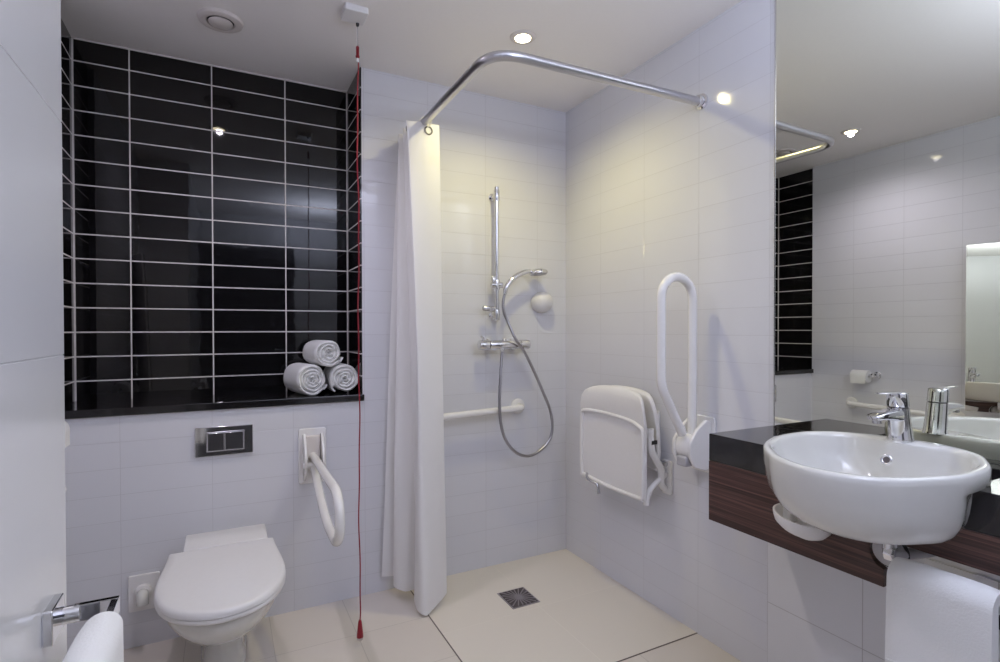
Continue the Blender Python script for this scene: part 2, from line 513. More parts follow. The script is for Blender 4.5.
o = thing('pipe_plate', 'square white wall plate with a stubby white valve cap left of the toilet', 'wall plate', (-1.948, 0, .14))
bm = B(); prism(bm, rrect(-1.999, .14, -1.897, .277, .006), 'y', -.012, 0); obj('plate', bm, M['plastic'], o, bevel=.002)
bm = B(); lathe(bm, [(.030, 0), (.028, .012), (.020, .016), (.020, .030), (.017, .034)], (-1.950, -.012, .212), (0, -1, 0), 24); obj('collar', bm, M['plastic'], o)
bm = B(); tube(bm, smooth_path([(-1.950, -.040, .216), (-1.948, -.06, .216), (-1.946, -.075, .205), (-1.946, -.078, .190)], 6), [.020]*19, 20); obj('valve_cap', bm, M['porcelain'], o)

# ------------------------------------------------------------------ hinged support rails
def arc2(c, r, a0, a1, n):
    return [(c[0] + r*math.cos(a0 + (a1 - a0)*i/n), c[1] + r*math.sin(a0 + (a1 - a0)*i/n)) for i in range(n + 1)]

# beside the toilet, lowered.  (profile in y, z)
RX = -1.331
o = thing('drop_down_rail', 'white hinged support rail lowered beside the toilet', 'support rail', (RX, 0, .54))
bm = B(); prism(bm, rrect(-1.389, .545, -1.273, .785, .012), 'y', -.009, 0); obj('wall_plate', bm, M['powder'], o, bevel=.003)
bm = B()
for sx in (-1, 1):
    prism(bm, [(-.009, .76), (-.03, .765), (-.075, .70), (-.085, .65), (-.07, .60), (-.03, .565), (-.009, .56)], 'x', RX + sx*.036 - .005, RX + sx*.036 + .005)
obj('hinge_cheek', bm, M['powder'], o, bevel=.002)
bm = B(); box(bm, (RX - .030, -.030, .655), (RX + .030, -.010, .755)); obj('hinge_cover', bm, M['vent'], o, bevel=.006, bseg=3)
bm = B(); lathe(bm, [(.012, 0), (.012, .09)], (RX - .045, -.058, .635), (1, 0, 0), 20); obj('hinge_pin', bm, M['powder'], o)
bm = B()
P2 = [(-.030, .668), (-.3, .662), (-.535, .660)] + arc2((-.535, .570), .090, PI/2, PI*1.5, 14)[1:] + [(-.50, .481), (-.40, .483)]
P2 = [(a, b) for a, b in P2]
pts = fillet([(RX, a, b) for a, b in P2] + [(RX, -.25, .525), (RX, -.05, .628)], [0]*3 + [.0]*14 + [.03, .10, .10, 0, 0], 5)
tube(bm, pts, .0165, 18, up=(1, 0, 0)); obj('rail_tube', bm, M['powder'], o, angle=60)

# on the right wall, folded up.  (profile in x, z)
RY = -.95
o = thing('folded_rail', 'white hinged support rail folded upright on the right wall', 'support rail', (0, RY, .66))
bm = B(); prism(bm, rrect(RY - .062, .655, RY + .062, .875, .014), 'x', -.010, 0); obj('wall_plate', bm, M['powder'], o, bevel=.003)
bm = B()
for sy in (-1, 1):
    prism(bm, [(-.010, .86), (-.035, .865), (-.085, .83), (-.118, .785), (-.122, .735), (-.095, .69), (-.04, .672), (-.010, .675)], 'y', RY + sy*.040 - .008, RY + sy*.040 + .008)
obj('hinge_cheek', bm, M['powder'], o, bevel=.004, bseg=3)
bm = B(); prism(bm, arc2((-.068, .760), .050, 0, 2*PI, 28)[:-1], 'y', RY - .034, RY + .034); obj('hinge_drum', bm, M['powder'], o, bevel=.006, bseg=3)
bm = B(); box(bm, (-.125, RY - .03, .690), (-.085, RY + .02, .728)); obj('release_catch', bm, M['greyplastic'], o, bevel=.006)
bm = B()
P2 = [(-.062, .775), (-.060, 1.0), (-.060, 1.33)] + [(c, d) for c, d in arc2((-.141, 1.33), .081, 0, PI, 16)[1:]] + [(-.222, 1.20), (-.222, 1.003), (-.112, .81)]
rad = [0]*3 + [0]*16 + [0, .035, 0]
pts = fillet([(a, RY, b) for a, b in P2], rad, 6)
tube(bm, pts, .0170, 18, up=(0, 1, 0)); obj('rail_tube', bm, M['powder'], o, angle=60)

def grab_rail(label, a, b, off, n):
    """straight rail between two wall points, standing off along n"""
    a, b, n = Vector(a), Vector(b), Vector(n)
    o = thing('grab_rail', label, 'grab rail', a)
    bm = B(); tube(bm, fillet([a, a + n*off, b + n*off, b], .05, 8), .0165, 18, up=n.cross(b - a).normalized()); obj('bar', bm, M['powder'], o, angle=60)
    for p in (a, b):
        bm = B(); lathe(bm, [(.040, 0), (.040, .006), (.034, .011), (.018, .012)], p, n, 28); obj('flange', bm, M['powder'], o)
    return o
grab_rail('white horizontal grab rail on the back wall under the shower mixer', (-.79, 0, .795), (-.305, 0, .812), .062, (0, -1, 0))
grab_rail('white horizontal grab rail on the left wall, seen in the mirror', (XL, -.285, .706), (XL, -.885, .692), .055, (1, 0, 0))

# ------------------------------------------------------------------ toilet roll holder on the left wall
o = thing('toilet_roll_holder', 'chrome toilet roll holder on the left wall, seen in the mirror', 'toilet roll holder', (XL, -.44, .90))
bm = B(); lathe(bm, [(.024, 0), (.024, .006), (.010, .010), (.010, .045), (.014, .048), (.014, .062), (.008, .066)], (XL, -.445, .905), (1, 0, 0), 24); obj('post', bm, M['chrome'], o)
bm = B(); tube(bm, [(XL + .0425, -.445, .905), (XL + .0425, -.30, .905)], .008, 14); obj('spindle', bm, M['chrome'], o)
bm = B(); lathe(bm, [(.012, 0), (.017, .003), (.017, .016), (.010, .020)], (XL + .0425, -.452, .905), (0, -1, 0), 20); obj('end_knob', bm, M['chrome'], o)
o = thing('toilet_roll', 'white toilet paper roll on the chrome holder', 'toilet roll', (XL + .0425, -.365, .895))
bm = B()
loft(bm, [[(XL + .0425 + r*math.cos(2*PI*i/32), y, .897 + r*math.sin(2*PI*i/32)) for i in range(32)] for r, y in [(.0095, -.315), (.040, -.315), (.0412, -.318), (.0412, -.412), (.040, -.415), (.0095, -.415)]], caps=False)
loft(bm, [[(XL + .0425 + .0095*math.cos(2*PI*i/32), y, .8985 + .0095*math.sin(2*PI*i/32)) for i in range(32)] for y in (-.315, -.415)], caps=False)
obj('paper', bm, M['towel'], o)
bm = B(); box(bm, (XL + .0825, -.412, .850), (XL + .0835, -.318, .897)); obj('loose_sheet', bm, M['towel'], o, smooth=False)

# ------------------------------------------------------------------ shower curtain and its rail
RZ = 2.103; RYX = -.94; RXX = -.90
o = thing('curtain_rail', 'L-shaped chrome shower curtain rail high across the shower', 'curtain rail', (0, RYX, RZ))
bm = B(); tube(bm, fillet([(-.001, RYX, RZ - .002), (-.917, -.938, 2.088), (RXX, -.001, RZ)], .115, 14), .0165, 20); obj('rail_tube', bm, M['alu'], o, angle=60)
bm = B(); lathe(bm, [(.030, 0), (.030, .006), (.022, .009), (.0215, .026), (.019, .028)], (0, RYX, RZ), (-1, 0, 0), 28); obj('wall_flange', bm, M['chrome'], o)
bm = B(); lathe(bm, [(.030, 0), (.030, .006), (.022, .009), (.0215, .026), (.019, .028)], (RXX, 0, RZ), (0, -1, 0), 28); obj('wall_flange', bm, M['chrome'], o)

cur = thing('shower_curtain', 'white shower curtain bunched in folds at the back wall', 'curtain', (-.93, -.15, 0))
TOPP = smooth_path([(x, y, 0) for x, y in [(-.945,-.030),(-.870,-.045),(-.965,-.085),(-.860,-.120),(-.970,-.160),(-.862,-.195),(-.935,-.232),(-.982,-.252),(-.915,-.268),(-.838,-.262)]], 16)
BOTP = smooth_path([(x, y, 0) for x, y in [(-1.042,-.040),(-.975,-.055),(-1.000,-.105),(-.960,-.150),(-.905,-.150),(-.945,-.205),(-.950,-.285),(-.915,-.318),(-.845,-.275),(-.800,-.235)]], 16)
HEM = [.085, .075, .060, .048, .048, .040, .024, .008, .028, .040]
def lerp_list(L, s):
    t = s*(len(L) - 1); i = min(int(t), len(L) - 2); return L[i] + (L[i+1] - L[i])*(t - i)
def curtain_pt(s, z):
    k = max(0, 1 - z/2.1)
    k = k**.85
    a = lerp_list(TOPP, s); b = lerp_list(BOTP, s)
    p = a + (b - a)*k
    return p.x + .004*math.sin(14*s + 3*z)*k, p.y + .004*math.sin(9*s + 2.3*z)*k
bm = B()
NS, NZc = 150, 46
grid = []
for j in range(NZc + 1):
    row = []
    for i in range(NS + 1):
        s = i/NS
        zb = lerp_list(HEM, s)
        zt = 2.098 - .004*abs(math.sin(2*PI*4.5*s))
        z = zt + (zb - zt)*j/NZc
        x, y = curtain_pt(s, z)
        row.append(bm.verts.new((x, y, z)))
    grid.append(row)
for j in range(NZc):
    for i in range(NS):
        bm.faces.new((grid[j][i], grid[j][i+1], grid[j+1][i+1], grid[j+1][i]))
c = obj('cloth', bm, M['curtain'], cur, angle=180)
for t in (.925, .72, .50, .275, .06):
    x, y = curtain_pt(t, 2.06); x2, y2 = curtain_pt(t + .01, 2.06)
    d = Vector((x2 - x, y2 - y, 0)).normalized(); n = Vector((d.y, -d.x, 0))
    bm = B(); torus(bm, (x, y, 2.064), n, .0165, .0036, 28, 8); obj('eyelet', bm, M['ring'], cur)
for t in (.90, .72, .50, .275, .08):
    x, y = curtain_pt(t, 2.09)
    bm = B(); torus(bm, (RXX, y, RZ - .004), (0.15, 1, 0), .0225, .0024, 24, 6); obj('curtain_ring', bm, M['plastic'], cur)

# ------------------------------------------------------------------ shower fittings on the back wall
BX, BY = -.455, -.055
o = thing('shower_slide_rail', 'slim vertical chrome slide rail on the shower back wall', 'shower rail', (BX, 0, 1.27))
bm = B(); tube(bm, [(BX, BY, 1.262), (BX, BY, 1.925)], .0120, 18); obj('bar', bm, M['chrome'], o)
for z in (1.885, 1.285):
    bm = B(); lathe(bm, [(.018, 0), (.018, .006), (.010, .010), (.010, .044)], (BX, 0, z), (0, -1, 0), 20)
    lathe(bm, [(.0145, -.026), (.0155, -.022), (.0155, .022), (.0145, .026)], (BX, BY, z), (0, 0, 1), 20); obj('wall_bracket', bm, M['chrome'], o)
bm = B(); tube(bm, [(BX - .03, BY, 1.435), (BX - .006, BY, 1.435), (BX + .03, BY - .004, 1.436)], [.013, .017, .015], 18); lathe(bm, [(.016, -.025), (.0175, -.02), (.0175, .02), (.016, .025)], (BX, BY, 1.437), (0, 0, 1), 20); obj('slider', bm, M['chrome'], o)
bm = B(); lathe(bm, [(.008, 0), (.011, .003), (.011, .022), (.008, .026)], (BX - .016, BY, 1.452), (-.2, 0, 1), 16); obj('clamp_lever', bm, M['chrome'], o)
bm = B(); lathe(bm, [(.007, 0), (.007, .03), (.013, .032), (.013, .062), (.010, .066)], (BX - .010, BY, 1.318), (-1, 0, 0), 18); obj('height_stop', bm, M['steel'], o)

o = thing('hand_shower', 'chrome hand shower with a long looping metal hose', 'hand shower', (-.41, -.075, 1.44))
bm = B()
hp = smooth_path([(-.418, -.072, 1.390), (-.406, -.073, 1.430), (-.362, -.071, 1.476), (-.303, -.068, 1.506), (-.258, -.066, 1.512)], 6)
tube(bm, hp, [.0105 + .0035*math.sin(PI*min(1, i/(len(hp) - 1))) for i in range(len(hp))], 16); obj('handle', bm, M['chrome'], o)
ax = Vector((.06, -.10, -1)).normalized()
bm = B(); lathe(bm, [(.001, -.020), (.026, -.018), (.043, -.010), (.049, 0), (.049, .007), (.045, .011)], (-.217, -.066, 1.509), ax, 36); head = obj('spray_head', bm, M['chrome'], o)
bm = B(); lathe(bm, [(.001, .0135), (.030, .0135), (.043, .0115), (.043, .009)], (-.217, -.066, 1.509), ax, 32); obj('spray_face', bm, M['greyplastic'], head)
bm = B()
hose = [(-.418, -.072, 1.390), (-.427, -.072, 1.35), (-.424, -.072, 1.305), (-.405, -.078, 1.255), (-.372, -.101, 1.165), (-.322, -.101, 1.10), (-.262, -.095, 1.0), (-.205, -.09, .89), (-.160, -.09, .79), (-.147, -.09, .70),
        (-.168, -.092, .635), (-.230, -.094, .585), (-.300, -.096, .568), (-.365, -.096, .592), (-.422, -.096, .655), (-.452, -.096, .74), (-.459, -.094, .85), (-.450, -.085, .97), (-.436, -.072, 1.07), (-.432, -.069, 1.105)]
hs = smooth_path(hose, 14)
tube(bm, hs, [.0072 + .0006*(i % 2) for i in range(len(hs))], 12); obj('hose', bm, M['hose'], o, angle=180)

o = thing('shower_mixer', 'horizontal chrome thermostatic shower mixer bar on the back wall', 'shower mixer', (-.41, 0, 1.135))
MY = -.062
bm = B(); lathe(bm, [(.021, -.085), (.0235, -.08), (.0235, .085), (.021, .09)], (-.415, MY, 1.136), (1, 0, 0), 24); obj('body', bm, M['chrome'], o)
for s in (-1, 1):
    bm = B(); lathe(bm, [(.020, 0), (.0245, .003), (.0255, .04), (.0235, .052), (.017, .056)], (-.415 + s*.088, MY, 1.136), (s, 0, 0), 24); knob = obj('control_knob', bm, M['chrome'], o)
    if s < 0: lever_knob = knob
    bm = B(); lathe(bm, [(.030, 0), (.030, .005), (.018, .012), (.013, .014), (.013, .05)], (-.415 + s*.07, 0, 1.136), (0, -1, 0), 24); obj('wall_union', bm, M['chrome'], o)
bm = B(); tube(bm, [(-.533, MY, 1.153), (-.535, MY - .004, 1.172), (-.548, MY - .006, 1.180)], [.006, .0065, .005], 12); obj('lever', bm, M['chrome'], lever_knob)
bm = B(); lathe(bm, [(.012, 0), (.012, .006), (.008, .012)], (-.415, MY, 1.154), (0, 0, 1), 18); obj('button', bm, M['steel'], o)
bm = B(); lathe(bm, [(.0125, 0), (.0125, .012), (.009, .016), (.009, .024)], (-.432, -.068, 1.122), (0, 0, -1), 18); obj('hose_outlet', bm, M['chrome'], o)

o = thing('wall_fitting', 'small rounded white fitting on the back wall right of the hand shower', 'wall fitting', (-.165, 0, 1.36))
bm = B()
for k in range(1):
    rings = []
    for h, r, dz in [(0, .050, 0), (.006, .052, 0), (.022, .052, .002), (.040, .047, .004), (.054, .036, .006), (.063, .020, .008), (.066, .003, .009)]:
        rings.append([(-.165 + r*math.cos(2*PI*i/36)*1.16, -h, 1.358 + dz + r*math.sin(2*PI*i/36)*(1.0 if math.sin(2*PI*i/36) > 0 else 1.12)) for i in range(36)])
    loft(bm, rings)
obj('dome', bm, M['plastic'], o, angle=70)
bm = B(); lathe(bm, [(.055, 0), (.055, .004), (.051, .006)], (-.165, 0, 1.356), (0, -1, 0), 36); obj('back_plate', bm, M['plastic'], o)

# ------------------------------------------------------------------ folded shower seat on the right wall
o = thing('shower_bench', 'white folding shower seat folded up against the right wall', 'shower seat', (0, -.55, .48))
def seat_outline(y0, y1, z0, z1, rt, drop, n=10):
    """y0 = far side, y1 = near side; arched top edge with big rounded corners"""
    pts = []
    pts.append((y0, z0)); 
    for k in range(n + 1):
        a = PI - PI/2*k/n
        pts.append((y0 - rt - rt*math.cos(a), z1 - drop - rt + rt*math.sin(a)))
    m = 8
    for k in range(1, m):
        t = k/m
        pts.append((y0 - rt + (y1 - y0 + 2*rt)*t, z1 - drop + drop*math.sin(PI*t)))
    for k in range(n + 1):
        a = PI/2 - PI/2*k/n
        pts.append((y1 + rt - rt*math.cos(a), z1 - drop - rt + rt*math.sin(a)))
    pts.append((y1, z0))
    return pts
def mirror_y(p): return p
S0, S1 = -.335, -.775
# the seat: a moulded shell whose lip curls forward above a ridge
def shell(bm, rows, y0, y1, th, n=18, sag=.012):
    """rows = [(x, z, inset)] up the seat; a curved sheet with thickness th toward +x"""
    front, back = [], []
    for x, z, ins in rows:
        f, b_ = [], []
        for i in range(n + 1):
            t = i/n; y = (y0 - ins) + ((y1 + ins) - (y0 - ins))*t
            e = (2*t - 1)
            dz = -.018*abs(e)**3.0*(1 if z > .8 else .3)
            f.append(Vector((x - sag*(abs(e)**4), y, z + dz))); b_.append(Vector((x - sag*(abs(e)**4) + th, y, z + dz)))
        front.append(f); back.append(b_)
    rings = [f + list(reversed(b_)) for f, b_ in zip(front, back)]
    loft(bm, rings)
bm = B()
shell(bm, [(-.128, .505, .004), (-.130, .520, 0), (-.131, .60, 0), (-.130, .70, 0), (-.128, .78, 0), (-.127, .805, .0), (-.133, .84, .0), (-.137, .88, .003), (-.136, .918, .012), (-.130, .944, .03), (-.118, .957, .055)], S0, S1, .016)
obj('seat_panel', bm, M['plastic'], o, angle=60, bevel=.004)
bm = B()
def rim(t): return S0 + (S1 - S0)*t
rp = [(-.143, S0 - .010, .515), (-.144, S0 - .008, .65), (-.142, S0 - .010, .80), (-.142, S0 - .03, .826), (-.133, S0 - .10, .832), (-.131, -.555, .831), (-.133, S1 + .10, .822), (-.142, S1 + .03, .806), (-.142, S1 + .010, .780), (-.144, S1 + .008, .65), (-.143, S1 + .010, .515)]
tube(bm, smooth_path(rp, 6), .0085, 12, up=(1, 0, 0)); obj('raised_rim', bm, M['plastic'], o, angle=80)
bm = B()
tube(bm, smooth_path([(-.140, S0 - .010, .520), (-.134, -.46, .508), (-.132, -.60, .503), (-.140, S1 + .010, .510)], 6), .0085, 12, up=(1, 0, 0)); obj('rear_edge', bm, M['plastic'], o, angle=80)
bm = B()
shell(bm, [(-.052, .62, .01), (-.055, .70, .0), (-.060, .80, .0), (-.068, .87, .004), (-.075, .915, .014), (-.074, .940, .03), (-.064, .954, .055)], S0 - .005, S1 + .012, .022, sag=.006)
obj('back_panel', bm, M['plastic'], o, angle=60, bevel=.005)
for y in (S0 - .03, S1 + .012):
    bm = B()
    tube(bm, smooth_path([(-.100, y, .80), (-.098, y, .745), (-.090, y, .70), (-.060, y, .655), (-.040, y, .62), (-.040, y, .565), (-.020, y, .54)], 8), .0155, 16, up=(0, 1, 0)); obj('hinge_arm', bm, M['powder'], o, angle=60)
    bm = B(); prism(bm, rrect(y - .03, .515, y + .03, .66, .012), 'x', -.012, 0); obj('wall_bracket', bm, M['powder'], o, bevel=.003)
    bm = B(); tube(bm, smooth_path([(-.012, y, .60), (-.06, y, .575), (-.100, y, .545), (-.118, y, .512), (-.122, y, .485)], 6), .013, 14, up=(0, 1, 0)); obj('hinge_arm', bm, M['powder'], o, angle=60)
bm = B(); box(bm, (-.010, S1 + .06, .66), (0, S0 - .06, .86)); obj('wall_plate', bm, M['powder'], o, bevel=.003)
for y in (-.42, -.67):
    bm = B(); box(bm, (-.045, y - .02, .70), (-.010, y + .02, .86)); obj('stay', bm, M['powder'], o, bevel=.004)
bm = B(); tube(bm, [(-.022, S0 - .01, .645), (-.022, S1 - .0, .645)], .010, 14); obj('hinge_rod', bm, M['steel'], o)
bm = B(); tube(bm, smooth_path([(-.135, -.375, .525), (-.150, -.40, .512), (-.150, -.43, .505), (-.140, -.46, .495), (-.138, -.47, .455)], 6), .007, 12); obj('latch', bm, M['steel'], o)
bm = B(); box(bm, (-.105, S1 - .004, .735), (-.075, S1 + .006, .752)); obj('stop', bm, M['dark'], o, bevel=.002)

# ------------------------------------------------------------------ floor drain
o = thing('floor_drain', 'small square steel drain grate in the shower floor', 'drain', (-.497, -.350, .0015))
bm = B(); box(bm, (-.566, -.427, .0015), (-.428, -.273, .004)); obj('frame', bm, M['drain'], o, smooth=False, bevel=.0008)
bm = B(); box(bm, (-.560, -.421, .004), (-.434, -.279, .0046)); obj('pan', bm, M['drain_slot'], o, smooth=False)
bm = B()
for k in range(20):
    a = 2*PI*k/20 + .08
    d = Vector((math.cos(a), math.sin(a)*1.12, 0)); L = .060/max(abs(math.cos(a)), abs(math.sin(a)))
    p = Vector((-.497, -.350, .0056))
    tube(bm, [p + d*.016, p + d*L], 1, shape=[(.0008, -.0045*.6), (.0008, .0045*.6), (-.0008, .0045*.6), (-.0008, -.0045*.6)], up=(0, 0, 1))
lathe(bm, [(.001, .0008), (.018, .0008), (.018, -.0008)], (-.497, -.350, .0056), (0, 0, 1), 20)
obj('grate', bm, M['drain'], o, smooth=False)

# ------------------------------------------------------------------ counter, basin, tap
CZ, CD, CY0, CY1 = .883, .31, -1.25, -3.05
# outline of the basin, from above: radius by angle about its centre
BC = Vector((-.335, -1.722))
OUT = [(-.474,-1.564),(-.409,-1.528),(-.339,-1.505),(-.279,-1.495),(-.2,-1.503),(-.142,-1.534),(-.113,-1.573),(-.518,-1.603),(-.569,-1.668),(-.596,-1.728),(-.602,-1.776),(-.596,-1.805),(-.587,-1.839),(-.563,-1.863),(-.513,-1.894),(-.447,-1.92),(-.382,-1.939),(-.311,-1.937),(-.241,-1.924),(-.194,-1.906),(-.129,-1.865),(-.092,-1.821),(-.075,-1.773),(-.078,-1.70),(-.085,-1.64)]
pol = sorted((math.atan2(y - BC.y, x - BC.x), math.hypot(x - BC.x, y - BC.y)) for x, y in OUT)
def brad(a):
    # smooth periodic fit through the measured rim
    s = w = 0
    for pa, pr in pol:
        d = (a - pa + PI) % (2*PI) - PI
        k = math.exp(-(d/.22)**2); s += k*pr; w += k
    return s/w
NB = 72
def bring(z, f, dx=0, dr=0):
    out = []
    for i in range(NB):
        a = 2*PI*i/NB; r = brad(a)*f + dr
        out.append((BC.x + dx + r*math.cos(a), BC.y + r*math.sin(a), z))
    return out
def hole_ring(dr): return [(x, y) for x, y, z in bring(0, 1, 0, dr)]

o = thing('vanity_counter', 'black stone counter with a dark wood front along the right wall', 'counter', (-.155, -2.2, .61))
bm = B()
box(bm, (-CD, -1.512, CZ - .085), (0, CY0, CZ)); box(bm, (-CD, CY1, CZ - .085), (0, -1.906, CZ)); box(bm, (-.062, -1.906, CZ - .085), (0, -1.512, CZ))
obj('stone_top', bm, M['granite'], o, smooth=False, bevel=.0025)
bm = B()
hz = CZ - .086
arcp = [(-1.772 + .048*math.cos(a), .694 + .048*math.sin(a)) for a in [-.85 + 2.0*k/12 for k in range(13)]]
prism(bm, [(CY0 + .001, hz), (CY0 + .001, .61), (-1.755, .61), (-1.755, .652)] + arcp + [(-1.80, .722), (CY1, .722), (CY1, hz), (-1.890, hz), (-1.882, .764), (-1.545, .764), (-1.535, hz)], 'x', -CD + .001, -CD + .02)
box(bm, (-CD + .02, CY0 - .018, .61), (0, CY0 + .001, CZ - .085))
obj('wood_front', bm, M['wood'], o, smooth=False, bevel=.001)

basin = thing('wash_basin', 'white oval semi-recessed wash basin set in the black counter', 'wash basin', (BC.x, BC.y, .75))
bm = B()
rings = [bring(.790, .06, .02), bring(.790, .22, .02), bring(.795, .45, .015), bring(.812, .66, .01), bring(.845, .80, .006), bring(.885, .865, .003), bring(.912, .89, 0), bring(.921, .905, 0), bring(.9245, .93, 0), bring(.925, .96, 0),
         bring(.9235, .985, 0), bring(.918, .998, 0), bring(.908, 1.0, 0), bring(.888, .997, 0), bring(.880, .992, 0), bring(.855, .978, 0), bring(.832, .955, 0), bring(.812, .918, .001), bring(.796, .865, .003), bring(.783, .785, .006), bring(.774, .66, .012), bring(.769, .45, .02), bring(.768, .12, .02)]
vr = loft(bm, rings)
# the body is fuller toward the near end and the front than at the far end
for k, r in enumerate(vr[14:]):
    for v in r:
        d = Vector((v.co.x - BC.x, v.co.y - BC.y)); L0 = d.length
        if L0 < .08: continue
        R = brad(math.atan2(d.y, d.x)); f = L0/R
        g = 1 + .30*d.y/L0 if d.y > 0 else 1 + .38*d.y/L0
        f2 = 1 - (1 - f)*max(g, .3)
        v.co.x = BC.x + d.x*f2/f; v.co.y = BC.y + d.y*f2/f
# under the rim the right-hand side steps in to stand on the counter
for r in vr[14:]:
    for v in r:
        t = min(1, max(0, (BC.y - .02 - v.co.y)/.13))*min(1, max(0, (v.co.x + .40)/.08))
        t = t*t*(3 - 2*t)
        v.co.y = BC.y + (v.co.y - BC.y)*(1 - .075*t)
# tap landing: widen the flat rim at the back
for r in vr[2:9]:
    for v in r:
        t = max(0, 1 - abs(v.co.y + 1.70)/.16); 
        if v.co.x > -.34 and t > 0:
            lim = -.165; s = t*t*(3 - 2*t)
            if v.co.x > lim: v.co.x += (lim - v.co.x)*s
obj('bowl', bm, M['porcelain'], basin, angle=75)
bm = B(); torus(bm, (-.2005, -1.705, .885), (-.9, 0, .35), .0105, .0035, 28, 10); oring = obj('overflow_ring', bm, M['chrome'], basin)
bm = B(); lathe(bm, [(.001, 0), (.0105, 0), (.0105, .002), (.001, .002)], (-.2000, -1.705, .885), (-.9, 0, .35), 24); obj('overflow_hole', bm, M['drain_slot'], oring)
bm = B(); lathe(bm, [(.030, 0), (.030, .003), (.022, .005), (.018, .003), (.001, .003)], (-.32, -1.722, .790), (0, 0, 1), 28); obj('waste', bm, M['chrome'], basin)

TXX, TYY, TZZ = -.092, -1.684, .9235
o = thing('basin_tap', 'chrome single-lever mixer tap at the back of the basin', 'tap', (TXX, TYY, TZZ))
lean = -.17
def tap_ring(z, r, dx=0): return [(TXX + dx + lean*z + r*math.cos(2*PI*i/32), TYY + r*math.sin(2*PI*i/32), TZZ + z) for i in range(32)]
bm = B(); loft(bm, [tap_ring(0, .0285), tap_ring(.003, .0285), tap_ring(.006, .027), tap_ring(.045, .0255), tap_ring(.084, .0245)]); obj('body', bm, M['chrome'], o, angle=50)
bm = B(); loft(bm, [tap_ring(.0855, .022), tap_ring(.0875, .0245), tap_ring(.112, .0242), tap_ring(.121, .0238), tap_ring(.124, .021)]); obj('lever_base', bm, M['chrome'], o, angle=50)
bm = B(); loft(bm, [tap_ring(.083, .0222), tap_ring(.0865, .0222)]); obj('cartridge_gap', bm, M['dark'], o)
bm = B()
sp = [(TXX + .004, .062, .0200, .020), (TXX - .03, .066, .0205, .0175), (TXX - .06, .068, .020, .0135), (TXX - .095, .068, .0185, .010), (TXX - .126, .066, .0165, .0075), (TXX - .134, .065, .012, .005)]
rr = []
for x, z, w, h in sp:
    rr.append([(x, TYY + w*math.copysign(abs(math.cos(2*PI*i/28))**.6, math.cos(2*PI*i/28)), TZZ + z + h*math.copysign(abs(math.sin(2*PI*i/28))**.6, math.sin(2*PI*i/28))) for i in range(28)])
loft(bm, rr); obj('spout', bm, M['chrome'], o, angle=60)
bm = B(); lathe(bm, [(.0105, 0), (.0105, .010), (.007, .011)], (TXX - .112, TYY, TZZ + .060), (0, 0, -1), 18); obj('aerator', bm, M['steel'], o)
bm = B()
rr = []
for x, z, w, h in [(TXX + .000, .1215, .018, .0040), (TXX - .03, .1225, .0185, .0040), (TXX - .065, .1240, .015, .003), (TXX - .098, .125, .013, .0024), (TXX - .104, .125, .008, .0015)]:
    rr.append([(x, TYY + w*math.cos(2*PI*i/20), TZZ + z + h*math.sin(2*PI*i/20)) for i in range(20)])
loft(bm, rr); obj('lever', bm, M['chrome'], o, angle=60)

# below the basin
o = thing('basin_bracket', 'white moulded cup-shaped bracket under the left side of the basin', 'bracket', (-.33, -1.56, .67))
bm = B()
n = 24; rings = []
for k, (f, dz) in enumerate([(.05, -.045), (.45, -.041), (.75, -.030), (.93, -.012), (1.0, .012), (1.0, .022), (.93, .022), (.88, .008), (.70, -.020), (.40, -.032), (.05, -.036)]):
    rings.append([(min(-.335 + .068*f*math.cos(2*PI*i/n), -.3085 - .0005*k), -1.575 + .070*f*math.sin(2*PI*i/n), .712 + dz*.72 + .010*math.sin(2*PI*i/n)) for i in range(n)])
loft(bm, rings); obj('cup', bm, M['plastic'], o, angle=70)
bm = B(); box(bm, (-.345, -1.550, .700), (-.318, -1.525, .775)); obj('stem', bm, M['plastic'], o, bevel=.004)

o = thing('basin_trap', 'grey waste trap with chrome nut under the basin', 'waste trap', (-.315, -1.78, .65))
bm = B(); torus(bm, (-.3115, -1.770, .702), (-1, 0, 0), .036, .004, 36, 8); obj('gasket', bm, M['dark'], o)
bm = B(); lathe(bm, [(.033, 0), (.033, .012), (.028, .020), (.016, .024)], (-.310, -1.770, .702), (-1, 0, 0), 32); obj('cup', bm, M['greyplastic'], o)
bm = B(); lathe(bm, [(.016, 0), (.019, .003), (.019, .02), (.016, .023)], (-.334, -1.772, .706), (0, -1, 0), 8); obj('nut', bm, M['chrome'], o, smooth=False)
bm = B(); tube(bm, smooth_path([(-.332, -1.765, .704), (-.330, -1.785, .704), (-.318, -1.796, .704), (-.280, -1.798, .700), (-.20, -1.80, .690), (-.008, -1.80, .680)], 6), .012, 16); obj('pipe', bm, M['greyplastic'], o)
bm = B(); tube(bm, [(-.334, -1.78, .712), (-.334, -1.78, .772)], .015, 16); obj('tailpipe', bm, M['chrome'], o)

# ------------------------------------------------------------------ towel rails and hanging towels
def flat_bar(bm, pts, w, h, up=(0, 0, 1)):
    tube(bm, pts, 1, shape=[(h/2, -w/2), (h/2, w/2), (-h/2, w/2), (-h/2, -w/2)], up=up)

